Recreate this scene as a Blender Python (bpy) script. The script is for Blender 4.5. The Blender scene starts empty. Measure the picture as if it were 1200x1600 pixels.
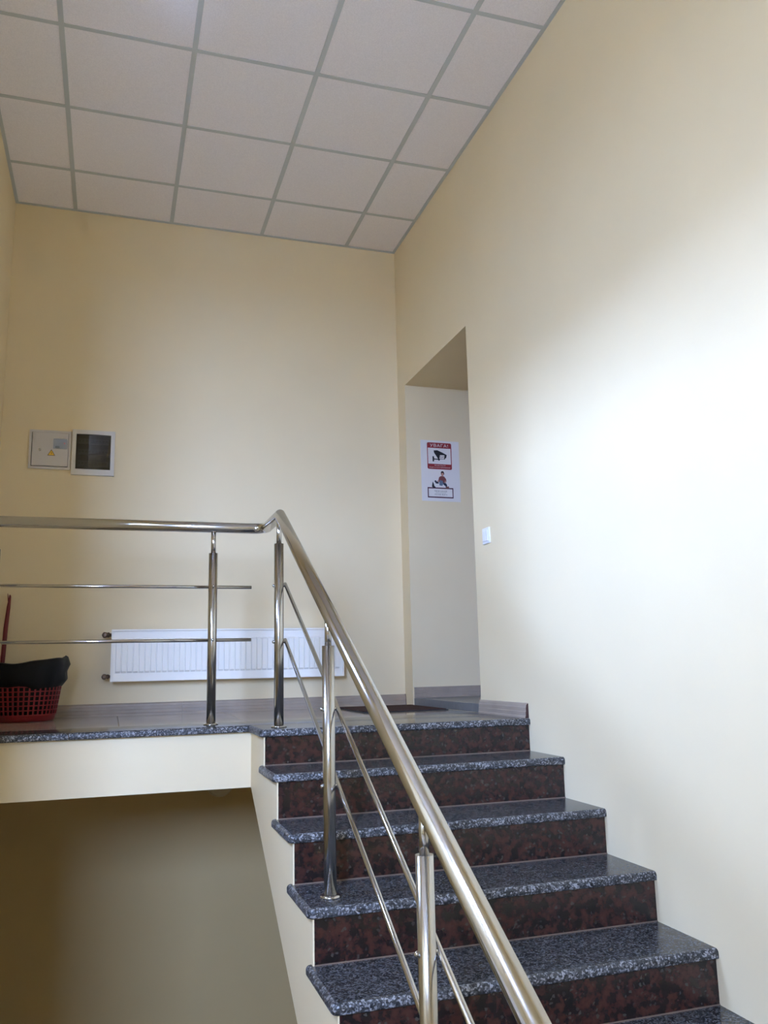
import bpy, bmesh, math, random
from mathutils import Vector, Matrix
random.seed(7)
SC = bpy.context.scene
COL = SC.collection

# ------------------------------------------------------------------ camera
cam_data = bpy.data.cameras.new('camera')
cam = bpy.data.objects.new('camera', cam_data); COL.objects.link(cam)
F_PX = 1314.39
cam_data.sensor_fit = 'VERTICAL'; cam_data.sensor_height = 32.0
cam_data.lens = F_PX * 32.0 / 1600.0
cam_data.clip_start = 0.02; cam_data.clip_end = 400
RX = Vector((0.952636, -0.303336, -0.021742))      # right
RY = Vector((0.034389, 0.178481, -0.983342))       # down
RZ = RX.cross(RY).normalized()                     # forward
RX.normalize(); RY = RZ.cross(RX).normalized()
m = Matrix.Identity(4)
for i in range(3):
    m[i][0] = RX[i]; m[i][1] = -RY[i]; m[i][2] = -RZ[i]
m[0][3], m[1][3], m[2][3] = -1.8417, -5.3326, 0.2491
cam.matrix_world = m
SC.camera = cam

# ------------------------------------------------------------------ light, world, exposure
SC.view_settings.view_transform = 'Standard'
SC.view_settings.look = 'None'
SC.view_settings.gamma = 1.0
SC.view_settings.use_curve_mapping = False
SC.view_settings.exposure = 0.05
SC.cycles.max_bounces = 16; SC.cycles.diffuse_bounces = 10; SC.cycles.glossy_bounces = 6; SC.cycles.transparent_max_bounces = 16
SKY = (0.392, 0.54, 1.0); SKY_STRENGTH = 176.0
world = bpy.data.worlds.new('world'); SC.world = world
world.use_nodes = True
bg = world.node_tree.nodes['Background']
bg.inputs[0].default_value = (*SKY, 1); bg.inputs[1].default_value = SKY_STRENGTH
sun = bpy.data.lights.new('sun', 'SUN'); sun.energy = 6.0; sun.color = (1.0, 0.90, 0.76); sun.angle = 0.0093
suno = bpy.data.objects.new('sun', sun); COL.objects.link(suno)
suno.rotation_euler = Vector((0.62, 0.18, 0.76)).to_track_quat('Z', 'Y').to_euler()   # from over the roof, away from the window
# window opening in the left wall (used by the portal here and by the wall below)
WIN = dict(y0=-2.8, y1=-2.18, z0=1.0, z1=1.68)
# second window in the front wall of the hall, which is wider than the stairwell
WN2 = dict(x0=-3.75, x1=-2.85, z0=0.75, z1=2.45)
YE = -3.6            # where the stairwell's left wall ends
XH = -4.3             # left side of the wider hall
def portal(loc, rot, sx, sy):
    pl = bpy.data.lights.new('window_portal', 'AREA')
    pl.shape = 'RECTANGLE'; pl.size = sx; pl.size_y = sy; pl.cycles.is_portal = True
    o = bpy.data.objects.new('window_portal', pl); COL.objects.link(o); o.location = loc; o.rotation_euler = rot
portal((-2.80, (WIN['y0']+WIN['y1'])/2, (WIN['z0']+WIN['z1'])/2), (0, -math.pi/2, 0), WIN['z1']-WIN['z0'], WIN['y1']-WIN['y0'])
portal(((WN2['x0']+WN2['x1'])/2, -7.12, (WN2['z0']+WN2['z1'])/2), (math.pi/2, 0, 0), WN2['x1']-WN2['x0'], WN2['z1']-WN2['z0'])

# ------------------------------------------------------------------ helpers
def bm_new(): return bmesh.new()

def box(bm, x0, x1, y0, y1, z0, z1, mi=0, bev=0.0, seg=2):
    vs = [bm.verts.new((x, y, z)) for x in (x0, x1) for y in (y0, y1) for z in (z0, z1)]
    fs = []
    for q in ((0,1,3,2),(4,6,7,5),(0,4,5,1),(2,3,7,6),(0,2,6,4),(1,5,7,3)):
        f = bm.faces.new([vs[i] for i in q]); f.material_index = mi; fs.append(f)
    if bev > 0:
        es = list({e for f in fs for e in f.edges})
        r = bmesh.ops.bevel(bm, geom=es, offset=bev, segments=seg, profile=0.5, affect='EDGES', clamp_overlap=True)
        for f in r['faces']: f.material_index = mi
    return vs

def sweep(bm, path, r, n=16, caps=True, mi=0, sy=1.0):
    P = [Vector(p) for p in path]
    D = [(P[i+1]-P[i]).normalized() for i in range(len(P)-1)]
    u = D[0].orthogonal().normalized()
    if abs(D[0].z) < 0.99: u = (Vector((0,0,1)) - D[0]*D[0].z).normalized()
    rings = []
    rr = r if isinstance(r, (list, tuple)) else [r]*len(P)
    for i, p in enumerate(P):
        din = D[max(0, i-1)]; dout = D[min(i, len(D)-1)]
        nrm = (din + dout).normalized()
        u = (u - din*u.dot(din)).normalized(); v = din.cross(u)
        ring = []
        for k in range(n):
            a = 2*math.pi*k/n
            o = u*(math.cos(a)*rr[i]) + v*(math.sin(a)*rr[i]*sy)
            t = -o.dot(nrm)/din.dot(nrm)
            ring.append(bm.verts.new(p + o + din*t))
        rings.append(ring)
        if i < len(D) and dout != din:
            q = din.rotation_difference(dout); u = q @ u
    for a, b in zip(rings, rings[1:]):
        for k in range(n):
            f = bm.faces.new((a[k], a[(k+1)%n], b[(k+1)%n], b[k])); f.smooth = True; f.material_index = mi
    if caps:
        f = bm.faces.new(list(reversed(rings[0]))); f.material_index = mi
        f = bm.faces.new(rings[-1]); f.material_index = mi
    return rings

def lathe(bm, c, prof, n=24, axis='z', mi=0, smooth=True):
    """prof: list of (radius, height) along axis from c"""
    c = Vector(c); rings = []
    ax = {'x': (Vector((0,1,0)), Vector((0,0,1)), Vector((1,0,0))),
          'y': (Vector((0,0,1)), Vector((1,0,0)), Vector((0,1,0))),
          'z': (Vector((1,0,0)), Vector((0,1,0)), Vector((0,0,1)))}[axis]
    for r, h in prof:
        r = max(r, 1e-5)
        rings.append([bm.verts.new(c + ax[0]*(r*math.cos(2*math.pi*k/n)) + ax[1]*(r*math.sin(2*math.pi*k/n)) + ax[2]*h) for k in range(n)])
    for a, b in zip(rings, rings[1:]):
        for k in range(n):
            f = bm.faces.new((a[k], a[(k+1)%n], b[(k+1)%n], b[k])); f.smooth = smooth; f.material_index = mi
    bm.faces.new(list(reversed(rings[0]))).material_index = mi
    bm.faces.new(rings[-1]).material_index = mi

def prism(bm, pts, fn, d0, d1, mi=0):
    """extrude a closed 2D outline: fn(u, v, d) -> xyz"""
    a = [bm.verts.new(fn(u, v, d0)) for u, v in pts]
    b = [bm.verts.new(fn(u, v, d1)) for u, v in pts]
    n = len(pts)
    fs = [bm.faces.new(list(reversed(a))), bm.faces.new(b)]
    for k in range(n):
        fs.append(bm.faces.new((a[k], a[(k+1)%n], b[(k+1)%n], b[k])))
    for f in fs: f.material_index = mi

def add(name, bm, mats, parent=None, smooth=None, recalc=True):
    if recalc: bmesh.ops.recalc_face_normals(bm, faces=bm.faces)
    if parent is not None:
        L = parent['_o'] if '_o' in parent else (0, 0, 0)
        bmesh.ops.translate(bm, verts=bm.verts, vec=-Vector(L))
    me = bpy.data.meshes.new(name); bm.to_mesh(me); bm.free()
    for mt in (mats if isinstance(mats, (list, tuple)) else [mats]): me.materials.append(mt)
    if smooth: me.shade_auto_smooth = None if False else None
    o = bpy.data.objects.new(name, me); COL.objects.link(o)
    if parent is not None:
        o.parent = parent; o['_o'] = parent['_o'] if '_o' in parent else (0, 0, 0)
    return o

def thing(name, label, cat, loc=(0, 0, 0), group=None, kind=None):
    o = bpy.data.objects.new(name, None); COL.objects.link(o)
    o.empty_display_size = 0.05; o.location = loc; o['_o'] = tuple(loc)
    tag(o, label, cat, group, kind); return o

def tag(o, label=None, cat=None, group=None, kind=None):
    if label: o['label'] = label
    if cat: o['category'] = cat
    if group: o['group'] = group
    if kind: o['kind'] = kind
    return o

def struct(name, bm, mats, label=None):
    o = add(name, bm, mats); o['kind'] = 'structure'
    if label: o['label'] = label
    return o

def share(name, src, parent, vec):
    """copy of a piece sharing mesh data"""
    c = src.copy(); c.name = name; COL.objects.link(c); c.parent = parent
    c.location = Vector(src.location) + Vector(vec); return c

def flip_smooth(o, ang=40):
    me = o.data
    for p in me.polygons: p.use_smooth = True
    me.set_sharp_from_angle(angle=math.radians(ang))
    return o

# ------------------------------------------------------------------ materials
def mat(name, col, rough=0.5, metal=0.0, spec=0.5, coat=0.0):
    mt = bpy.data.materials.new(name); mt.use_nodes = True
    b = mt.node_tree.nodes['Principled BSDF']
    b.inputs['Base Color'].default_value = (*col, 1); b.inputs['Roughness'].default_value = rough
    b.inputs['Metallic'].default_value = metal; b.inputs['Specular IOR Level'].default_value = spec
    b.inputs['Coat Weight'].default_value = coat; b.inputs['Coat Roughness'].default_value = 0.05
    return mt

def nodes(mt): return mt.node_tree.nodes, mt.node_tree.links, mt.node_tree.nodes['Principled BSDF']

def tex(nt, kind, scale, **kw):
    n = nt.new(kind); n.inputs['Scale'].default_value = scale
    for k, v in kw.items(): n.inputs[k].default_value = v
    return n

def ramp(nt, stops, interp='LINEAR'):
    r = nt.new('ShaderNodeValToRGB'); r.color_ramp.interpolation = interp
    el = r.color_ramp.elements
    while len(el) < len(stops): el.new(0.5)
    for e, (p, c) in zip(el, stops): e.position = p; e.color = (*c, 1)
    return r

def noisy(mt, c1, c2, scale, bump=0.0, bscale=None, bdist=0.002, detail=4.0):
    nt, lk, b = nodes(mt)
    g = nt.new('ShaderNodeNewGeometry')
    n = tex(nt, 'ShaderNodeTexNoise', scale, Detail=detail); lk.new(g.outputs['Position'], n.inputs['Vector'])
    r = ramp(nt, [(0.3, c1), (0.7, c2)]); lk.new(n.outputs['Fac'], r.inputs['Fac']); lk.new(r.outputs['Color'], b.inputs['Base Color'])
    if bump > 0:
        n2 = tex(nt, 'ShaderNodeTexNoise', bscale or scale*8, Detail=3.0); lk.new(g.outputs['Position'], n2.inputs['Vector'])
        bp = nt.new('ShaderNodeBump'); bp.inputs['Strength'].default_value = bump; bp.inputs['Distance'].default_value = bdist
        lk.new(n2.outputs['Fac'], bp.inputs['Height']); lk.new(bp.outputs['Normal'], b.inputs['Normal'])
    return mt

CREAM = (0.78, 0.66, 0.435)
M = {}
M['wall'] = noisy(mat('cream_wall_paint', CREAM, 0.62, spec=0.3), tuple(c*0.975 for c in CREAM), tuple(min(1, c*1.015) for c in CREAM), 1.7, 0.12, 140, 0.0015)
CREAM_SHADED = (0.46, 0.35, 0.17)  # cream wall with the shade under the landing put into its colour
M['shaded'] = noisy(mat('shaded_cream_wall', CREAM_SHADED, 0.6, spec=0.3), tuple(c*0.98 for c in CREAM_SHADED), tuple(c*1.02 for c in CREAM_SHADED), 2.0, 0.1, 140, 0.0015)
M['plaster'] = noisy(mat('cream_plaster', CREAM, 0.6, spec=0.3), tuple(c*0.98 for c in CREAM), CREAM, 3.0, 0.1, 120, 0.0015)
M['panel'] = noisy(mat('mineral_ceiling_panel', (0.74, 0.73, 0.74), 0.9, spec=0.1), (0.82, 0.79, 0.82), (0.92, 0.885, 0.915), 190, 0.5, 260, 0.0015)
M['tee'] = mat('grey_ceiling_tee', (0.52, 0.55, 0.56), 0.5)
M['steel'] = mat('polished_stainless_steel', (0.54, 0.53, 0.52), 0.14, 1.0)
M['steel_b'] = mat('satin_stainless_steel', (0.52, 0.505, 0.48), 0.19, 1.0)
M['pvc'] = noisy(mat('grey_brown_pvc', (0.34, 0.28, 0.22), 0.38), (0.30, 0.243, 0.19), (0.36, 0.295, 0.235), 9, 0.0)
M['pvc_end'] = mat('dark_red_plastic', (0.045, 0.015, 0.014), 0.5)
M['tile'] = noisy(mat('polished_beige_porcelain', (0.5, 0.45, 0.39), 0.08), (0.46, 0.415, 0.355), (0.54, 0.49, 0.425), 6, 0.0)
M['grout'] = mat('tan_grout', (0.34, 0.25, 0.17), 0.9)
M['joint'] = mat('tan_joint_sealant', (0.17, 0.12, 0.088), 0.8, spec=0.2)
M['white'] = mat('white_enamel', (0.88, 0.86, 0.80), 0.32)
M['whitepl'] = mat('white_plastic', (0.80, 0.80, 0.80), 0.35)
M['offwhite'] = mat('aged_white_plastic', (0.66, 0.63, 0.57), 0.4)
M['greymetal'] = mat('pale_grey_sheet_metal', (0.60, 0.57, 0.55), 0.45)
M['dark'] = mat('dark_gap', (0.02, 0.018, 0.016), 0.7)
M['brass'] = mat('tarnished_valve_metal', (0.16, 0.11, 0.075), 0.38, 0.8)
M['black'] = mat('black_print', (0.012, 0.012, 0.014), 0.6)
M['yellow'] = mat('warning_yellow', (0.80, 0.50, 0.03), 0.45)
M['redplastic'] = noisy(mat('red_plastic', (0.20, 0.008, 0.013), 0.4), (0.18, 0.007, 0.012), (0.22, 0.009, 0.015), 20)
M['redstick'] = mat('dark_red_plastic_handle', (0.15, 0.007, 0.010), 0.4)
M['bag'] = mat('black_polythene', (0.005, 0.005, 0.006), 0.5, spec=0.22)
M['rubber'] = mat('black_rubber', (0.012, 0.011, 0.011), 0.7)
M['mat'] = noisy(mat('brown_carpet_mat', (0.085, 0.05, 0.042), 0.95, spec=0.1), (0.06, 0.034, 0.029), (0.11, 0.066, 0.055), 180, 0.8, 400, 0.004)
M['paper'] = mat('white_paper', (0.76, 0.73, 0.70), 0.55)
M['printred'] = mat('sign_red', (0.26, 0.022, 0.028), 0.5)
M['printdark'] = mat('sign_dark_maroon', (0.075, 0.012, 0.03), 0.5)
M['skin'] = mat('print_skin', (0.50, 0.26, 0.20), 0.6)
M['navy'] = mat('print_navy', (0.02, 0.025, 0.05), 0.6)
M['denim'] = mat('print_denim', (0.12, 0.17, 0.24), 0.6)
M['rust'] = mat('print_rust_shirt', (0.22, 0.06, 0.055), 0.6)
M['shoe'] = mat('print_brown_shoe', (0.18, 0.07, 0.06), 0.6)
M['hair'] = mat('print_hair', (0.035, 0.015, 0.012), 0.6)
M['meter'] = mat('grey_meter_face', (0.2, 0.19, 0.18), 0.5)
M['breaker'] = mat('grey_breaker', (0.10, 0.10, 0.10), 0.5)
M['redled'] = mat('red_indicator', (0.6, 0.03, 0.03), 0.4)
M['concrete'] = noisy(mat('grey_concrete', (0.24, 0.23, 0.21), 0.9), (0.2, 0.19, 0.175), (0.28, 0.27, 0.25), 5)
M['paving'] = noisy(mat('asphalt_paving', (0.13, 0.125, 0.115), 0.9), (0.11, 0.105, 0.098), (0.15, 0.145, 0.132), 2)
M['lampshade'] = mat('grey_lamp_cover', (0.46, 0.40, 0.24), 0.45)
M['threshold'] = noisy(mat('plain_grey_threshold', (0.17, 0.175, 0.18), 0.3), (0.155, 0.16, 0.165), (0.185, 0.19, 0.195), 30)
M['palefloor'] = noisy(mat('pale_stone_floor', (0.6, 0.55, 0.46), 0.6), (0.57, 0.52, 0.43), (0.63, 0.58, 0.49), 4)
M['doorwood'] = noisy(mat('brown_door_laminate', (0.2, 0.1, 0.05), 0.4), (0.17, 0.085, 0.04), (0.24, 0.125, 0.065), 14)

def granite(name, rough, contrast):
    mt = mat(name, (0.1, 0.1, 0.1), rough); nt, lk, b = nodes(mt)
    g = nt.new('ShaderNodeNewGeometry')
    v = tex(nt, 'ShaderNodeTexVoronoi', 205); lk.new(g.outputs['Position'], v.inputs['Vector'])
    sp = nt.new('ShaderNodeSeparateColor'); lk.new(v.outputs['Color'], sp.inputs[0])
    n = tex(nt, 'ShaderNodeTexNoise', 55, Detail=3.0); lk.new(g.outputs['Position'], n.inputs['Vector'])
    mx = nt.new('ShaderNodeMix'); mx.data_type = 'FLOAT'; mx.inputs[0].default_value = 0.42
    lk.new(sp.outputs[0], mx.inputs[2]); lk.new(n.outputs['Fac'], mx.inputs[3])
    lo, hi = contrast
    r = ramp(nt, [(0.22, (lo, lo, lo*1.06)), (0.42, (0.030, 0.0305, 0.032)), (0.60, (0.070, 0.071, 0.074)), (0.76, (hi, hi*1.0, hi*1.03))])
    lk.new(mx.outputs[0], r.inputs['Fac']); lk.new(r.outputs['Color'], b.inputs['Base Color'])
    return mt
M['granite'] = granite('polished_grey_granite', 0.17, (0.008, 0.13))
M['granite_edge'] = granite('honed_grey_granite_edge', 0.45, (0.006, 0.30))

def red_granite():
    mt = mat('dark_red_granite', (0.05, 0.02, 0.015), 0.24); nt, lk, b = nodes(mt)
    g = nt.new('ShaderNodeNewGeometry')
    n = tex(nt, 'ShaderNodeTexNoise', 34, Detail=4.0, Roughness=0.6); lk.new(g.outputs['Position'], n.inputs['Vector'])
    r = ramp(nt, [(0.36, (0.006, 0.006, 0.006)), (0.46, (0.019, 0.009, 0.008)), (0.58, (0.043, 0.015, 0.0115)), (0.75, (0.056, 0.021, 0.0155))])
    lk.new(n.outputs['Fac'], r.inputs['Fac'])
    v = tex(nt, 'ShaderNodeTexVoronoi', 120); lk.new(g.outputs['Position'], v.inputs['Vector'])
    sp = nt.new('ShaderNodeSeparateColor'); lk.new(v.outputs['Color'], sp.inputs[0])
    rr = ramp(nt, [(0.94, (0, 0, 0)), (0.99, (1, 1, 1))]); lk.new(sp.outputs[0], rr.inputs['Fac'])
    mx = nt.new('ShaderNodeMix'); mx.data_type = 'RGBA'
    lk.new(rr.outputs['Color'], mx.inputs[0]); lk.new(r.outputs['Color'], mx.inputs[6]); mx.inputs[7].default_value = (0.050, 0.045, 0.038, 1)
    lk.new(mx.outputs[2], b.inputs['Base Color'])
    return mt
M['red_granite'] = red_granite()

def clear(name, tint, gloss, grough=0.03):
    mt = bpy.data.materials.new(name); mt.use_nodes = True
    nt, lk = mt.node_tree.nodes, mt.node_tree.links; nt.clear()
    o = nt.new('ShaderNodeOutputMaterial'); t = nt.new('ShaderNodeBsdfTransparent'); t.inputs[0].default_value = (*tint, 1)
    g = nt.new('ShaderNodeBsdfGlossy'); g.inputs['Roughness'].default_value = grough; g.inputs[0].default_value = (1, 1, 1, 1)
    x = nt.new('ShaderNodeMixShader'); x.inputs[0].default_value = gloss
    lk.new(t.outputs[0], x.inputs[1]); lk.new(g.outputs[0], x.inputs[2]); lk.new(x.outputs[0], o.inputs[0])
    return mt
M['glass'] = clear('window_glass', (0.96, 0.98, 0.97), 0.05)
M['smoked'] = clear('smoked_cover', (0.22, 0.22, 0.23), 0.07, 0.06)

# ------------------------------------------------------------------ dimensions
XL, YF, ZC, ZB = -2.52, -6.8, 3.179, -3.0
def zt(k): return 0.0 if k == 0 else -(0.1455 + 0.1662*(k-1))
def yn(k): return -1.747 - 0.298*k
OVER = 0.015
NST = 9                         # landing slab + 8 treads
XS = -1.245                     # slab left end
XP = -1.227                     # plastered side of the flight
DOOR = dict(y0=-1.205, y1=-0.15, z1=2.135)
WT = 0.55                       # right wall thickness (deep doorway)

def wall_hole(bm, fn, u0, u1, v0, v1, hu0, hu1, hv0, hv1, d0, d1):
    """slab with one rectangular opening; fn(u,v,d)->xyz"""
    O = [(u0,v0),(u1,v0),(u1,v1),(u0,v1)]; H = [(hu0,hv0),(hu1,hv0),(hu1,hv1),(hu0,hv1)]
    V = {}
    for nm, L in (('o',O),('h',H)):
        for d in (0,1): V[nm,d] = [bm.verts.new(fn(u,v,(d0,d1)[d])) for u,v in L]
    for k in range(4):
        j = (k+1)%4
        for d in (0,1): bm.faces.new((V['o',d][k],V['o',d][j],V['h',d][j],V['h',d][k]))
        bm.faces.new((V['o',0][k],V['o',0][j],V['o',1][j],V['o',1][k]))
        bm.faces.new((V['h',0][k],V['h',0][j],V['h',1][j],V['h',1][k]))

# ------------------------------------------------------------------ the shell
b = bm_new(); box(b, XL-0.4, WT, 0, 0.3, -0.1, ZC+0.2); struct('wall_back', b, M['wall'])
b = bm_new(); box(b, XL-0.4, WT, 0, 0.3, ZB-0.2, -0.1); struct('wall_lower_back', b, M['shaded'], 'olive cream wall below the landing, its colour darkened for shade')
b = bm_new(); wall_hole(b, lambda u,v,d: (d,u,v), YF, 0, ZB-0.2, ZC+0.2, DOOR['y0'], DOOR['y1'], 0.0, DOOR['z1'], 0.0, WT); struct('wall_right', b, M['wall'])
b = bm_new(); wall_hole(b, lambda u,v,d: (d,u,v), YE, 0, ZB-0.2, ZC+0.2, WIN['y0'], WIN['y1'], WIN['z0'], WIN['z1'], XL-0.25, XL); struct('wall_left', b, M['wall'])
b = bm_new(); box(b, XH-0.3, XL-0.25, YE, YE+0.3, ZB-0.2, ZC+0.2); struct('wall_hall_back', b, M['wall'])
b = bm_new(); box(b, XH-0.3, XH, YF, YE, ZB-0.2, ZC+0.2); struct('wall_hall_left', b, M['wall'])
b = bm_new(); wall_hole(b, lambda u,v,d: (u,d,v), XH-0.3, WT, ZB-0.2, ZC+0.2, WN2['x0'], WN2['x1'], WN2['z0'], WN2['z1'], YF-0.3, YF); struct('wall_front', b, M['wall'])
# landing body: the cream beam under the landing edge
b = bm_new(); box(b, XL, 0, -1.39, 0, -0.272, -0.03); struct('wall_landing', b, M['plaster'], 'cream plastered edge of the upper landing')
# lower floors
b = bm_new(); box(b, XH, 0, YF, -4.1, -1.72, -1.475); struct('floor_entry', b, M['tile'])
b = bm_new(); box(b, XH, WT, YF, 0, ZB-0.2, ZB); struct('floor_lower', b, M['palefloor'])
b = bm_new(); wall_hole(b, lambda u,v,d: (u,v,d), -70, 70, -70, 70, XH-0.31, WT+0.01, YF-0.31, 0.31, -1.9, -1.7); struct('ground', b, M['paving'])

# landing floor: grout bed with one object per tile, granite edging along the drop
b = bm_new(); box(b, XL, 0, -1.12, 0, -0.03, -0.003); fl = struct('floor', b, M['grout'])
xs = [XL, -2.4, -1.8, -1.2, -0.6, 0.0]; ysl = [-1.12, -0.6, 0.0]
for i in range(len(xs)-1):
    for j in range(len(ysl)-1):
        b = bm_new(); box(b, xs[i]+0.0015, xs[i+1]-0.0015, ysl[j]+0.0015, ysl[j+1]-0.0015, -0.012, 0.0, bev=0.0008, seg=1)
        add('floor_tile', b, M['tile'], fl)

def slab(x0, x1, y0, y1, zt_, left_round, thick=0.03, front=True):
    """granite slab with a rounded nose (front, -Y) and optionally a rounded left end"""
    bm = bm_new(); r = 0.013; n = 5
    rows = []                                        # inset profile from bottom edge to top edge
    for k in range(n+1):
        a = math.pi/2*k/n; rows.append((r*(1-math.sin(a)) if False else r*(1-math.cos(math.pi/2*(1-k/n))), None))
    prof = []
    rb = 0.006
    for k in range(4):
        a = math.pi/2*k/3; prof.append((rb*(1-math.sin(a)), zt_-thick+rb*(1-math.cos(a))))
    for k in range(n+1):
        a = math.pi/2*k/n; prof.append((r*(1-math.cos(a)), zt_-r+r*math.sin(a)))
    rc = 0.022
    loops = []
    for ins, z in prof:
        lp = []
        fy = y0 + (ins if front else 0)
        lx = x0 + (ins if left_round else 0)
        if left_round:
            lp.append((lx, y1)); 
            rr = max(rc-ins, 0.004)
            for k in range(6):
                a = math.pi + math.pi/2*k/5
                lp.append((lx+rr+rr*math.cos(a), fy+rr+rr*math.sin(a)))
        else:
            lp += [(lx, y1), (lx, fy)]
        lp += [(x1, fy), (x1, y1)]
        loops.append([bm.verts.new((x, y, z)) for x, y in lp])
    N = len(loops[0])
    for a, c in zip(loops, loops[1:]):
        for k in range(N):
            f = bm.faces.new((a[k], a[(k+1)%N], c[(k+1)%N], c[k])); f.material_index = 1; f.smooth = True
    bm.faces.new(list(reversed(loops[0]))).material_index = 1
    bm.faces.new(loops[-1]).material_index = 0
    return bm
GR = [M['granite'], M['granite_edge']]
for x0, x1 in ((XL, -2.006), (-2.004, -1.2465), (-1.2455, -0.6), (-0.599, 0.0)):
    o = add('edging_slab', slab(x0, x1, -1.42, -1.1215, 0.0, False, front=True), GR, fl); flip_smooth(o, 50)

# ------------------------------------------------------------------ ceiling grid
b = bm_new(); box(b, XL, 0, YF, 0, ZC+0.02, ZC+0.2); box(b, XH, XL, YF, YE, ZC+0.02, ZC+0.2); cl = struct('ceiling', b, M['dark'])
A, C = 0.363, 0.468
lx = [XL, -A-1.8, -A-1.2, -A-0.6, -A, 0.0]
ly = [0.0, -C]
while ly[-1] - 0.6 > YF: ly.append(ly[-1]-0.6)
ly.append(YF)
first = {}
lx2 = [XH, -A-3.6, -A-3.0, -A-2.4, -A-1.8]
cells = [(lx[i], lx[i+1], ly[j], ly[j+1]) for i in range(len(lx)-1) for j in range(len(ly)-1)]
cells = [(-A-2.4 if (c[0] == XL and c[3] < YE-0.2) else c[0],) + c[1:] for c in cells]
cells += [(lx2[i], lx2[i+1], ly[j], ly[j+1]) for i in range(3) for j in range(len(ly)-1) if ly[j+1] < YE-0.2]
cells = [(a, b_, min(c, YE) if a < XL else c, d) for a, b_, c, d in cells]
if True:
    for xa, xb, ya, yb2 in cells:
        dx, dy = xb-xa, ya-yb2
        key = (round(dx, 3), round(dy, 3))
        cx, cy = (xa+xb)/2, (ya+yb2)/2
        if key not in first:
            b = bm_new(); box(b, -dx/2+0.003, dx/2-0.003, -dy/2+0.003, dy/2-0.003, 0.003, 0.016, bev=0.0015, seg=1)
            o = add('ceiling_panel', b, M['panel'], cl); first[key] = o
        else:
            o = first[key].copy(); COL.objects.link(o); o.parent = cl
        o.location = (cx, cy, ZC + random.uniform(-0.0006, 0.0006))
for x in lx2[1:-1]:
    b = bm_new(); box(b, x-0.012, x+0.012, YF, YE, ZC-0.001, ZC+0.0028); add('ceiling_tee', b, M['tee'], cl)
for x in lx[1:-1]:
    b = bm_new(); box(b, x-0.012, x+0.012, YF, 0, ZC-0.001, ZC+0.0028); add('ceiling_tee', b, M['tee'], cl)
for j, y in enumerate(ly[1:-1]):
    for i in range(len(lx)-1):
        b = bm_new(); box(b, lx[i]+0.012, lx[i+1]-0.012, y-0.011, y+0.011, ZC+0.0, ZC+0.0028); add('cross_tee', b, M['tee'], cl)
for (x0, x1, y0, y1) in ((XL, 0, -0.019, 0), (XL, XL+0.019, YE, -0.019), (-0.019, 0, YF, -0.019), (XL, 0, YF, YF+0.019)):
    b = bm_new(); box(b, x0, x1, y0, y1, ZC-0.0015, ZC+0.0028); add('wall_angle', b, M['tee'], cl)

# ------------------------------------------------------------------ window in the left wall (behind the viewer's left)
b = bm_new(); wall_hole(b, lambda u,v,d: (d,u,v), WIN['y0'], WIN['y1'], WIN['z0'], WIN['z1'], WIN['y0']+0.06, WIN['y1']-0.06, WIN['z0']+0.06, WIN['z1']-0.06, XL-0.23, XL-0.17)
w = struct('window_1', b, M['whitepl'], 'white framed stairwell window in the left wall')
w['_o'] = (0, 0, 0)
ym = (WIN['y0']+WIN['y1'])/2
b = bm_new(); box(b, XL-0.225, XL-0.165, ym-0.035, ym+0.035, WIN['z0']+0.06, WIN['z1']-0.06); add('mullion', b, M['whitepl'], w)
for y0, y1 in ((WIN['y0']+0.06, ym-0.035), (ym+0.035, WIN['y1']-0.06)):
    b = bm_new(); box(b, XL-0.20, XL-0.196, y0, y1, WIN['z0']+0.06, WIN['z1']-0.06); add('pane', b, M['glass'], w)
b = bm_new(); box(b, XL-0.17, XL+0.04, WIN['y0']-0.0, WIN['y1']+0.0, WIN['z0'], WIN['z0']+0.025, bev=0.006); add('window_sill', b, M['whitepl'], w)
b = bm_new(); box(b, XL-0.165, XL-0.13, ym-0.01, ym+0.01, 1.25, 1.37, bev=0.004); add('handle', b, M['whitepl'], w)

b = bm_new(); wall_hole(b, lambda u,v,d: (u,d,v), WN2['x0'], WN2['x1'], WN2['z0'], WN2['z1'], WN2['x0']+0.06, WN2['x1']-0.06, WN2['z0']+0.06, WN2['z1']-0.06, YF-0.27, YF-0.2)
w = struct('window_2', b, M['whitepl'], 'white framed window in the front wall of the hall'); w['_o'] = (0, 0, 0)
b = bm_new(); box(b, WN2['x0']+0.06, WN2['x1']-0.06, YF-0.24, YF-0.236, WN2['z0']+0.06, WN2['z1']-0.06); add('pane', b, M['glass'], w)
b = bm_new(); box(b, WN2['x0'], WN2['x1'], YF-0.2, YF+0.04, WN2['z0'], WN2['z0']+0.025, bev=0.006); add('window_sill', b, M['whitepl'], w)

# ------------------------------------------------------------------ doorway: raised threshold and a door deep inside
b = bm_new(); box(b, 0.006, 0.5, DOOR['y0'], DOOR['y1'], 0.0, 0.046, bev=0.002, seg=1); struct('trim_1', b, M['threshold'], 'raised grey threshold of the doorway')
b = bm_new(); box(b, 0.505, 0.545, DOOR['y0'], DOOR['y1'], 0.0, DOOR['z1']); d = struct('door_1', b, M['doorwood'], 'brown door deep in the doorway'); d['_o'] = (0,0,0)
b = bm_new(); sweep(b, [(0.505, -0.25, 1.05), (0.46, -0.25, 1.05), (0.455, -0.27, 1.05), (0.455, -0.37, 1.05)], 0.009, 10); add('door_handle', b, M['steel_b'], d)

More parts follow.
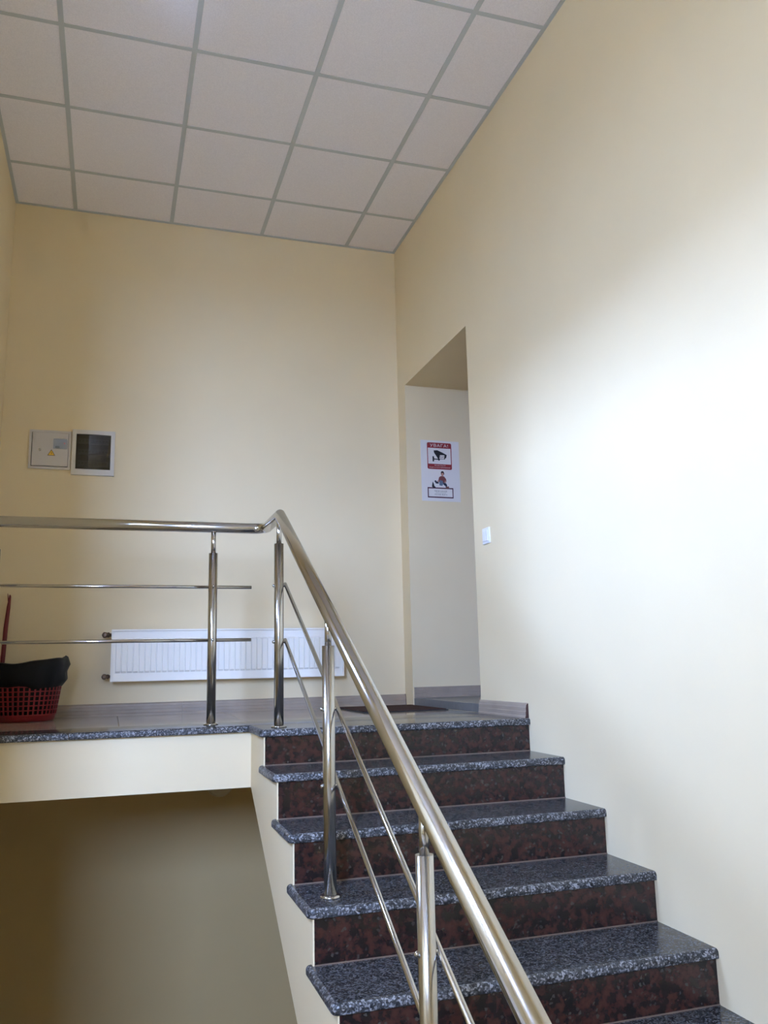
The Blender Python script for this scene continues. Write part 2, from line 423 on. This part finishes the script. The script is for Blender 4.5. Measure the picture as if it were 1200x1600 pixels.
# ------------------------------------------------------------------ baseboards (profiled pvc)
PROF = [(0, 0), (0.019, 0), (0.019, 0.006), (0.016, 0.012), (0.0165, 0.028), (0.0145, 0.031), (0.0145, 0.047), (0.0125, 0.051), (0.011, 0.060), (0.006, 0.066), (0, 0.068)]
def bb(bm, fn, d0, d1): prism(bm, PROF, fn, d0, d1)
b = bm_new(); bb(b, lambda u,v,d: (d, -u, v), XL, -1.4285); o = struct('baseboard_back', b, M['pvc'])
b = bm_new(); bb(b, lambda u,v,d: (d, -u, v), -1.4275, -0.004); add('baseboard_length', b, M['pvc'], o)
b = bm_new(); prism(b, PROF, lambda u,v,d: (d, -u*1.08, v*1.03), -0.004, -0.001); add('cut_end', b, M['pvc_end'], o)
b = bm_new(); bb(b, lambda u,v,d: (-u, d, v), -1.733, DOOR['y0']-0.001); o = struct('baseboard_right', b, M['pvc'])
b = bm_new(); prism(b, [(u*0.9, v*0.97) for u, v in PROF], lambda u,v,d: (-u, d, v), -1.7345, -1.733); add('cut_end', b, M['pvc_end'], o)
b = bm_new(); bb(b, lambda u,v,d: (d, DOOR['y1']-u, 0.046+v), 0.008, 0.5); struct('baseboard_doorway', b, M['pvc'])

# ------------------------------------------------------------------ staircase
st = thing('staircase', 'granite staircase with grey treads and dark red risers beside the right wall', 'staircase', (XP, yn(8), -1.475))
def flight_outline(off):
    pts = [(-1.393, -0.27), (-1.393, -0.031)]
    for k in range(NST):
        y = yn(k) + OVER + off
        pts.append((y, zt(k)-0.031)); 
        pts.append((y, zt(k+1)-0.031 if k < NST-1 else -1.4745))
    ye = -1.393 - (1.475-0.27)/0.615
    pts.append((ye, -1.4745))
    return pts
b = bm_new(); prism(b, flight_outline(0.021), lambda u,v,d: (d,u,v), XP+0.006, -0.001); add('flight_body', b, M['plaster'], st)
b = bm_new(); prism(b, flight_outline(0.0005), lambda u,v,d: (d,u,v), XP, XP+0.005); add('plastered_side', b, M['plaster'], st)
for k in range(NST):
    yb = -1.4215 if k == 0 else yn(k-1)+OVER+0.020
    o = add('tread', slab(XS, -0.0005, yn(k), yb, zt(k), True), GR, st); flip_smooth(o, 50)
    z0 = zt(k+1) if k < NST-1 else -1.475
    b = bm_new(); box(b, XP+0.0055, -0.0008, yn(k)+OVER, yn(k)+OVER+0.02, z0+0.0005, zt(k)-0.0305); add('riser', b, M['red_granite'], st)
    b = bm_new(); box(b, XP+0.006, -0.001, yn(k)+OVER-0.003, yn(k)+OVER+0.001, z0, z0+0.0035); add('joint_strip', b, M['joint'], st)

# ------------------------------------------------------------------ railing
XR, YR, HR = -1.145, -1.27, 0.926
SL = 0.1662/0.298
rl = thing('stair_railing', 'polished stainless steel railing with round handrail along landing and stairs', 'railing', (XR, -1.63, 0.0))
path = [(XL+0.001, YR, HR), (-1.205, YR, HR)]
rb = 0.06
for k in range(1, 9):
    a = math.pi/2*k/8
    path.append((XR-rb+rb*math.sin(a), YR-rb+rb*math.cos(a), HR))
path += [(XR, -1.655, HR), (XR, -4.25, HR-SL*(4.25-1.655))]
b = bm_new(); sweep(b, path, 0.0255, 28); add('handrail', b, M['steel'], rl)
def post(x, y, z, ztop, pins):
    b = bm_new(); sweep(b, [(x, y, z), (x, y, z+0.800)], 0.021, 22)
    p = add('post', b, M['steel_b'], rl)
    b = bm_new(); sweep(b, [(x, y, z+0.795), (x, y, ztop)], 0.0115, 16); add('spigot', b, M['steel'], p)
    b = bm_new(); lathe(b, (x, y, z), [(0.034, 0.0), (0.034, 0.004), (0.030, 0.008), (0.0215, 0.009)], 24); add('flange', b, M['steel'], p)
    for px, py, pz in pins:
        b = bm_new(); lathe(b, (px, py, pz), [(0.001, -0.007), (0.0055, -0.004), (0.007, 0.0), (0.0055, 0.004), (0.001, 0.007)], 12); add('pin', b, M['steel'], p)
U0, L0 = 0.612, 0.365          # rods' heights at the first stair post (Y = -1.63)
for x in (-2.352, -1.395):
    post(x, YR, 0.0, HR-0.01, [(x, YR-0.024, 0.641), (x, YR-0.024, 0.389)])
for k in (0, 3, 6):
    y = -1.63 - 0.298*k
    ztp = HR - SL*max(0, -1.655-y) - 0.012
    post(XR, y, zt(k), ztp, [(XR-0.024, y, U0+SL*(y+1.63)), (XR-0.024, y, L0+SL*(y+1.63))])
for z in (0.641, 0.389):
    b = bm_new(); sweep(b, [(XL+0.001, YR+0.031, z), (-1.207, YR+0.031, z)], 0.008, 14); r_ = add('rod', b, M['steel'], rl)
    for x in (-2.352, -1.395):
        b = bm_new(); sweep(b, [(x, YR+0.012, z), (x, YR+0.028, z)], 0.006, 10); add('rod_stub', b, M['steel'], r_)
for z in (U0, L0):
    b = bm_new(); xr = XR+0.031
    sweep(b, [(xr, -1.612, z+SL*0.018), (xr, -4.2, z-SL*(4.2-1.63))], 0.008, 14); r_ = add('rod', b, M['steel'], rl)
    for k in (0, 3, 6):
        y = -1.63 - 0.298*k
        b = bm_new(); sweep(b, [(XR+0.012, y, z+SL*(y+1.63)), (XR+0.028, y, z+SL*(y+1.63))], 0.006, 10); add('rod_stub', b, M['steel'], r_)

# ------------------------------------------------------------------ radiator
RX0, RX1, RZ0, RZ1, RYF = -1.848, -0.445, 0.195, 0.496, -0.115
ra = thing('radiator', 'long low white panel radiator on the back wall', 'radiator', ((RX0+RX1)/2, RYF/2, RZ0))
b = bm_new(); NG = 41; pitch = (RX1-RX0-0.05)/NG; dep = 0.012
# pressed front panel: flat border, vertical flutes with rounded ends
xsn = [RX0]
for g in range(NG):
    xa = RX0+0.025+g*pitch
    xsn += [xa+0.0016, xa+0.0042, xa+pitch-0.0042, xa+pitch-0.0016]
xsn.append(RX1)
zl = [RZ0, RZ0+0.048, RZ0+0.058, RZ1-0.062, RZ1-0.052, RZ1]
grid = []
for iz, z in enumerate(zl):
    row = []
    for ix, x in enumerate(xsn):
        dd = 0.0
        if iz in (2, 3) and 0 < ix < len(xsn)-1 and (ix-1) % 4 in (1, 2): dd = dep
        row.append(b.verts.new((x, RYF+dep-dd, z)))
    grid.append(row)
for iz in range(len(zl)-1):
    for ix in range(len(xsn)-1):
        f = b.faces.new((grid[iz][ix], grid[iz][ix+1], grid[iz+1][ix+1], grid[iz+1][ix]))
add('front_panel', b, M['white'], ra, recalc=False)
b = bm_new(); wall_hole(b, lambda u,v,d: (u,d,v), RX0, RX1, RZ0, RZ1, RX0+0.009, RX1-0.009, RZ0+0.009, RZ1-0.009, RYF-0.002, RYF+0.0185); o = add('rim', b, M['white'], ra)
b = bm_new(); box(b, RX0+0.006, RX1-0.006, RYF+0.0185, RYF+0.075, RZ0+0.006, RZ1-0.004, bev=0.004); add('body', b, M['white'], ra)
for x in (RX0+0.2, RX1-0.2):
    b = bm_new(); box(b, x-0.02, x+0.02, RYF+0.075, -0.0005, RZ0+0.03, RZ1-0.03); add('bracket', b, M['white'], ra)
for z, s in ((0.466, 1.0), (0.224, 0.9)):
    b = bm_new()
    lathe(b, (RX0-0.047*s, RYF+0.045, z), [(0.012*s, 0.0), (0.018*s, 0.002), (0.0185*s, 0.016), (0.012*s, 0.02), (0.015*s, 0.024), (0.0155*s, 0.034), (0.010*s, 0.037), (0.010*s, 0.06)], 12, 'x')
    v_ = add('valve', b, M['brass'], ra)
    b = bm_new(); lathe(b, (RX0-0.037*s, RYF+0.045, z), [(0.009, 0.0), (0.009, 0.0695)], 12, 'y'); add('pipe', b, M['brass'], v_)
    b = bm_new(); lathe(b, (RX0-0.037*s, RYF+0.018, z), [(0.007*s, 0.0), (0.0165*s, 0.003), (0.018*s, 0.02), (0.011*s, 0.026)], 8, 'y', smooth=False); add('valve_cap', b, M['brass'], v_)

# ------------------------------------------------------------------ electricity boxes on the back wall
def yb(d): return -d
eb = thing('meter_box', 'grey metal meter box with warning triangle and small window, left of switchboard', 'electrical box', (-2.2385, 0.0, 1.466))
x0, x1, z0, z1 = -2.362, -2.124, 1.466, 1.706
b = bm_new(); wall_hole(b, lambda u,v,d: (u,d,v), x0, x1, z0, z1, x0+0.014, x1-0.014, z0+0.014, z1-0.014, -0.012, -0.0002); add('frame', b, M['greymetal'], eb)
b = bm_new(); box(b, x0+0.014, x1-0.014, -0.004, -0.0005, z0+0.014, z1-0.014); add('back_plate', b, M['dark'], eb)
dx0, dx1, dz0, dz1 = x0+0.018, x1-0.016, z0+0.018, z1-0.016
wx0, wx1, wz0, wz1 = dx0+0.118, dx0+0.198, dz0+0.108, dz0+0.173
b = bm_new(); wall_hole(b, lambda u,v,d: (u,d,v), dx0, dx1, dz0, dz1, wx0, wx1, wz0, wz1, -0.0145, -0.0045); dr = add('door', b, M['greymetal'], eb)
b = bm_new(); box(b, wx0, wx1, -0.0075, -0.0045, wz0, wz1); add('meter_face', b, M['meter'], dr)
b = bm_new(); box(b, wx0+0.012, wx0+0.036, -0.009, -0.0075, wz0+0.006, wz0+0.02); add('meter_display', b, M['dark'], dr)
b = bm_new(); box(b, wx1-0.02, wx1-0.013, -0.010, -0.0075, wz0+0.033, wz0+0.041); add('indicator', b, M['redled'], dr)
b = bm_new(); box(b, wx0, wx1, -0.0125, -0.0115, wz0, wz1); add('window_pane', b, M['glass'], dr)
b = bm_new(); lathe(b, (dx0+0.044, -0.0145, dz0+0.098), [(0.008, 0.0), (0.008, -0.003), (0.005, -0.004)], 16, 'y'); lk_ = add('lock', b, M['steel_b'], dr)
b = bm_new(); box(b, dx0+0.0425, dx0+0.0455, -0.0195, -0.0185, dz0+0.093, dz0+0.103); add('keyhole', b, M['dark'], lk_)
tc = (dx0+0.11, dz0+0.078)
def tri(s): return [(tc[0]-s, tc[1]-s*0.62), (tc[0]+s, tc[1]-s*0.62), (tc[0], tc[1]+s*1.1)]
b = bm_new(); prism(b, tri(0.0225), lambda u,v,d: (u,d,v), -0.0149, -0.0144); tg = add('warning_triangle', b, M['black'], dr)
b = bm_new(); prism(b, tri(0.0175), lambda u,v,d: (u,d,v), -0.0153, -0.0149); add('yellow_field', b, M['yellow'], tg)
bolt = [(0.003, 0.016), (-0.004, 0.003), (0.0005, 0.003), (-0.002, -0.0095), (0.0055, 0.0055), (0.001, 0.0055)]
b = bm_new(); prism(b, [(tc[0]+u*0.8, tc[1]+v*0.8-0.0015) for u, v in bolt], lambda u,v,d: (u,d,v), -0.0157, -0.0153); add('lightning_bolt', b, M['black'], tg)

sb = thing('switchboard', 'white switchboard with smoked dark door beside the grey meter box', 'electrical box', (-1.993, 0.0, 1.437))
x0, x1, z0, z1 = -2.119, -1.869, 1.437, 1.719
b = bm_new(); wall_hole(b, lambda u,v,d: (u,d,v), x0, x1, z0, z1, x0+0.024, x1-0.024, z0+0.036, z1-0.026, -0.022, -0.0002); o = add('frame', b, M['offwhite'], sb)
b = bm_new(); box(b, x0+0.024, x1-0.024, -0.003, -0.0005, z0+0.036, z1-0.026); add('back_plate', b, M['dark'], sb)
for zz in (0.075, 0.148, 0.214):
    b = bm_new(); box(b, x0+0.036, x1-0.036, -0.0105, -0.003, z0+zz-0.016, z0+zz+0.016); rw = add('breaker_row', b, M['breaker'], sb)
    for q in range(9):
        xx = x0+0.045+q*0.0195
        b = bm_new(); box(b, xx-0.005, xx+0.005, -0.0135, -0.0105, z0+zz-0.006, z0+zz+0.006); add('breaker_toggle', b, M['dark'], rw)
b = bm_new(); N = 12; cx = (x0+x1)/2; hw = (x1-x0)/2-0.0245
fr = []
for k in range(N+1):
    t = -1+2*k/N; fr.append((cx+t*hw, -0.0165-0.010*(1-t*t)))
for zz in (0,):
    lo = [b.verts.new((x, y, z0+0.0365)) for x, y in fr]; hi = [b.verts.new((x, y, z1-0.0265)) for x, y in fr]
    for k in range(N):
        f = b.faces.new((lo[k], lo[k+1], hi[k+1], hi[k])); f.smooth = True
sd = add('smoked_door', b, M['smoked'], sb, recalc=False)
b = bm_new(); box(b, x1-0.036, x1-0.027, -0.0225, -0.019, 1.55, 1.575); add('door_catch', b, M['dark'], sb)

# ------------------------------------------------------------------ switch on the right wall
sw = thing('light_switch', 'white light switch on the bright right wall near the doorway', 'switch', (0.0, -1.371, 0.86))
b = bm_new(); box(b, -0.010, -0.0003, -1.413, -1.329, 0.864, 0.948, bev=0.003); add('switch_plate', b, M['whitepl'], sw)
for ya, yb_ in ((-1.400, -1.3715), (-1.3705, -1.342)):
    b = bm_new(); box(b, -0.0145, -0.010, ya, yb_, 0.877, 0.935, bev=0.002); add('rocker', b, M['whitepl'], sw)

# ------------------------------------------------------------------ warning poster on the doorway jamb
YP = DOOR['y1']-0.0012
po = thing('poster', 'white paper video surveillance notice with red warning panel in the doorway', 'poster', (0.24, YP, 1.33))
px0, pz1 = 0.101, 1.757; PW, PH = 0.280, 0.422
def P(u, v): return (px0+u*PW, pz1-v*PH)          # u,v in 0..1 from top left
b = bm_new(); box(b, px0, px0+PW, YP-0.0004, YP+0.001, pz1-PH, pz1); add('paper_sheet', b, M['paper'], po)
LAY = [0]
def flat(name, pts, mt, lay, parent=None):
    b = bm_new(); y = YP-0.0005-0.0003*lay
    prism(b, pts, lambda u,v,d: (u, d, v), y-0.0002, y); return add(name, b, mt, parent or po)
def rrect(u0, v0, u1, v1, r):
    (xa, za), (xb, zb) = P(u0, v0), P(u1, v1); pts = []
    for cx, cz, a0 in ((xb-r, za-r, 0), (xa+r, za-r, 90), (xa+r, zb+r, 180), (xb-r, zb+r, 270)):
        for k in range(5):
            a = math.radians(a0+22.5*k); pts.append((cx+r*math.cos(a), cz+r*math.sin(a)))
    return pts
def text(name, s, u, v, h, wmax, mt, lay, parent):
    cu = bpy.data.curves.new('t', 'FONT'); cu.body = s; cu.align_x = 'CENTER'; cu.align_y = 'CENTER'; cu.size = 1; cu.space_character = 1.12
    to = bpy.data.objects.new('t', cu); COL.objects.link(to)
    dg = bpy.context.evaluated_depsgraph_get(); me = bpy.data.meshes.new_from_object(to.evaluated_get(dg))
    bpy.data.objects.remove(to); bpy.data.curves.remove(cu)
    xs_ = [q.co.x for q in me.vertices]; ys_ = [q.co.y for q in me.vertices]
    sx = wmax*PW/(max(xs_)-min(xs_)); sy = h*PH/(max(ys_)-min(ys_))
    mx_, my_ = (max(xs_)+min(xs_))/2, (max(ys_)+min(ys_))/2
    c = P(u, v); y = YP-0.0005-0.0003*lay
    o_ = Vector(parent['_o'])
    for q in me.vertices:
        q.co = Vector((c[0]+(q.co.x-mx_)*sx, y, c[1]+(q.co.y-my_)*sy)) - o_
    me.name = name; me.materials.clear(); me.materials.append(mt)
    o = bpy.data.objects.new(name, me); COL.objects.link(o); o.parent = parent; return o
red = flat('warning_panel', rrect(0.165, 0.035, 0.80, 0.475, 0.010), M['printred'], 0)
flat('white_field', rrect(0.185, 0.125, 0.778, 0.388, 0.001), M['paper'], 1, red)
text('lettering', 'УВАГА!', 0.48, 0.081, 0.050, 0.47, M['paper'], 1, red)
text('lettering', 'ВЕДЕТЬСЯ', 0.49, 0.412, 0.018, 0.28, M['paper'], 1, red)
text('lettering', 'ВІДЕОСПОСТЕРЕЖЕННЯ', 0.483, 0.447, 0.020, 0.54, M['paper'], 1, red)
def poly(name, uv, mt, lay, par): return flat(name, [P(u, v) for u, v in uv], mt, lay, par)
cm = poly('camera_picture', [(0.335,0.165),(0.43,0.160),(0.56,0.195),(0.675,0.232),(0.655,0.285),(0.60,0.290),(0.47,0.292),(0.445,0.305),(0.40,0.255),(0.345,0.205)], M['black'], 2, red)
poly('camera_bracket', [(0.30,0.262),(0.335,0.262),(0.345,0.300),(0.445,0.302),(0.47,0.292),(0.495,0.306),(0.485,0.330),(0.455,0.330),(0.44,0.318),(0.345,0.318),(0.335,0.350),(0.30,0.350)], M['black'], 2, red)
poly('camera_front', [(0.482,0.228),(0.64,0.228),(0.625,0.306),(0.455,0.309)], M['black'], 2, red)
poly('camera_lens_frame', [(0.497,0.238),(0.612,0.238),(0.600,0.300),(0.480,0.300)], M['paper'], 3, red)
text('lettering', 'БИ', 0.546, 0.269, 0.038, 0.085, M['black'], 4, red)
# small printed figure sitting with outstretched legs
fig = poly('figure_picture', [(0.455,0.605),(0.50,0.585),(0.585,0.588),(0.635,0.630),(0.645,0.670),(0.60,0.690),(0.52,0.700),(0.46,0.690),(0.43,0.665)], M['rust'], 0, po)
poly('figure_hair', [(0.505,0.520),(0.53,0.503),(0.57,0.505),(0.59,0.530),(0.59,0.560),(0.505,0.560)], M['hair'], 1, fig)
poly('figure_face', [(0.515,0.540),(0.545,0.530),(0.572,0.540),(0.572,0.570),(0.55,0.590),(0.515,0.580)], M['skin'], 2, fig)
poly('figure_hand', [(0.405,0.665),(0.44,0.650),(0.455,0.675),(0.42,0.690)], M['skin'], 1, fig)
poly('figure_hand', [(0.595,0.660),(0.63,0.655),(0.635,0.690),(0.60,0.695)], M['skin'], 1, fig)
poly('figure_leg', [(0.33,0.672),(0.36,0.655),(0.40,0.680),(0.44,0.680),(0.44,0.712),(0.37,0.712)], M['navy'], 1, fig)
poly('figure_leg', [(0.555,0.690),(0.63,0.700),(0.66,0.735),(0.64,0.762),(0.56,0.722)], M['navy'], 1, fig)
poly('figure_lap', [(0.475,0.650),(0.55,0.665),(0.555,0.715),(0.53,0.745),(0.46,0.740),(0.455,0.700)], M['denim'], 2, fig)
poly('figure_shoe', [(0.285,0.680),(0.31,0.710),(0.325,0.750),(0.36,0.772),(0.355,0.785),(0.30,0.780),(0.26,0.765)], M['black'], 1, fig)
poly('figure_shoe', [(0.615,0.755),(0.70,0.750),(0.71,0.785),(0.62,0.790)], M['shoe'], 2, fig)
fr_ = flat('caption_frame', rrect(0.15, 0.775, 0.815, 0.945, 0.0006), M['printdark'], 0)
flat('caption_field', rrect(0.175, 0.795, 0.79, 0.925, 0.0004), M['paper'], 1, fr_)
text('lettering', 'ТВОЯ КАНОЕ', 0.485, 0.835, 0.026, 0.33, M['navy'], 2, fr_)
poly('caption_rule', [(0.35,0.862),(0.62,0.862),(0.62,0.865),(0.35,0.865)], M['navy'], 2, fr_)
text('lettering', 'ПОГАНА ФАРТА', 0.49, 0.890, 0.024, 0.32, M['navy'], 2, fr_)

# ------------------------------------------------------------------ doormat
dm = thing('doormat', 'thin dark brown doormat on the landing in front of the doorway', 'doormat', (-0.27, -0.48, 0.0))
mp = [(-0.52, -0.80), (-0.03, -0.82), (-0.025, -0.19), (-0.515, -0.17)]
b = bm_new(); prism(b, mp, lambda u,v,d: (u,v,d), 0.0005, 0.005); add('rubber_edge', b, M['rubber'], dm)
ins = [(-0.51, -0.79), (-0.04, -0.809), (-0.035, -0.20), (-0.505, -0.18)]
b = bm_new(); prism(b, ins, lambda u,v,d: (u,v,d), 0.005, 0.009); add('carpet_pile', b, M['mat'], dm)

# ------------------------------------------------------------------ waste basket with bag
BC = (-2.288, -0.285); 
bk = thing('waste_basket', 'red plastic lattice waste basket lined with a black bag on the landing', 'waste basket', (BC[0], BC[1], 0.0))
def br(z): return 0.160 + 0.045*min(z, 0.3)/0.3
b = bm_new(); lathe(b, (BC[0], BC[1], 0.001), [(0.148, 0.0), (0.157, 0.004), (br(0.03), 0.034), (br(0.036), 0.036), (br(0.036)-0.006, 0.034), (0.15, 0.008), (0.01, 0.008)], 56); add('base', b, M['redplastic'], bk)
NV = 42; zr = [0.036+0.0245*k for k in range(11)]
b = bm_new()
for k in range(NV):
    a = 2*math.pi*k/NV; ca, sa = math.cos(a), math.sin(a)
    q = []
    for z in (0.032, 0.29):
        for r_ in (br(z)-0.0025, br(z)+0.001):
            for w_ in (-0.0042, 0.0042):
                q.append(b.verts.new((BC[0]+r_*ca-w_*sa, BC[1]+r_*sa+w_*ca, z)))
    for f in ((0,1,3,2),(4,6,7,5),(0,4,5,1),(2,3,7,6),(0,2,6,4),(1,5,7,3)): b.faces.new([q[i] for i in f])
for z in zr:
    n = 68; ring = []
    for k in range(n):
        a = 2*math.pi*k/n
        ring.append([b.verts.new((BC[0]+(br(zz)+e)*math.cos(a), BC[1]+(br(zz)+e)*math.sin(a), zz)) for e, zz in ((-0.002, z-0.003), (0.0015, z-0.003), (0.0015, z+0.003), (-0.002, z+0.003))])
    for k in range(n):
        j = (k+1) % n
        for c in range(4): b.faces.new((ring[k][c], ring[j][c], ring[j][(c+1)%4], ring[k][(c+1)%4]))
add('lattice', b, M['redplastic'], bk)
# bag: liner inside and a crumpled collar folded over the rim
b = bm_new(); n = 72
def wob(a, s, f): return s*(math.sin(f*a+1.3)+0.6*math.sin((2*f+1)*a+0.4)+0.4*math.sin((3*f+2)*a))
def zrim(a):   # higher on the right/front side, dips on the left
    return 0.318 + 0.018*math.cos(a) + wob(a, 0.006, 2)
rows = []
for q, (dr_, zz) in enumerate([(-0.010, 0.012), (-0.010, 0.10), (-0.009, 0.20), (-0.008, 0.27), (-0.010, 'm'), (-0.002, 't'), (0.012, 't1'), (0.021, 'c1'), (0.013, 'c2'), (0.021, 'c3'), (0.004, 'b')]):
    row = []
    for k in range(n):
        a = 2*math.pi*k/n; zt_ = zrim(a); lowz = 0.180 + wob(a, 0.006, 3)
        z = {'m': zt_-0.02, 't': zt_, 't1': zt_-0.006, 'c1': zt_*0.72+lowz*0.28, 'c2': zt_*0.45+lowz*0.55, 'c3': zt_*0.2+lowz*0.8, 'b': lowz}.get(zz, zz) if isinstance(zz, str) else zz
        cr = 0.0 if q < 4 else wob(a*1.0+q*0.35, 0.0035, 4+q % 3)
        r_ = br(z)+dr_+cr
        row.append(b.verts.new((BC[0]+r_*math.cos(a), BC[1]+r_*math.sin(a), z)))
    rows.append(row)
for a_, c_ in zip(rows, rows[1:]):
    for k in range(n):
        f = b.faces.new((a_[k], a_[(k+1)%n], c_[(k+1)%n], c_[k])); f.smooth = True
b.faces.new(list(reversed(rows[0])))
bgo = add('black_bag', b, M['bag'], bk)

# ------------------------------------------------------------------ red handle behind the basket
rh = thing('broom_handle', 'slim red plastic handle standing upright behind the red waste basket', 'handle', (-2.4300, -0.05, 0.000))
b = bm_new(); sweep(b, [(-2.4400, -0.06, 0.001), (-2.4330, -0.055, 0.312), (-2.4270, -0.045, 0.512), (-2.4200, -0.032, 0.632), (-2.4160, -0.025, 0.694), (-2.4170, -0.024, 0.704)], [0.0125, 0.0125, 0.0125, 0.0105, 0.006, 0.003], 14); add('shaft', b, M['redstick'], rh)
b = bm_new(); sweep(b, [(-2.4240, -0.027, 0.667), (-2.4275, -0.025, 0.697), (-2.4300, -0.023, 0.712)], [0.003, 0.0025, 0.0015], 8); add('hanging_hook', b, M['redstick'], rh)

# ------------------------------------------------------------------ round lamp low on the back wall under the landing
lp = thing('wall_lamp', 'round grey unlit wall lamp under the landing, half hidden by the cream beam', 'lamp', (-1.198, 0.0, -0.42))
b = bm_new(); lathe(b, (-1.198, -0.0005, -0.415), [(0.085, 0.0), (0.085, -0.012), (0.080, -0.014)], 32, 'y'); add('lamp_base', b, M['lampshade'], lp)
b = bm_new(); lathe(b, (-1.198, -0.0145, -0.415), [(0.078, 0.0), (0.074, -0.02), (0.060, -0.04), (0.036, -0.052), (0.004, -0.056)], 32, 'y'); add('lamp_cover', b, M['lampshade'], lp)

for o in list(SC.objects):
    if '_o' in o: del o['_o']
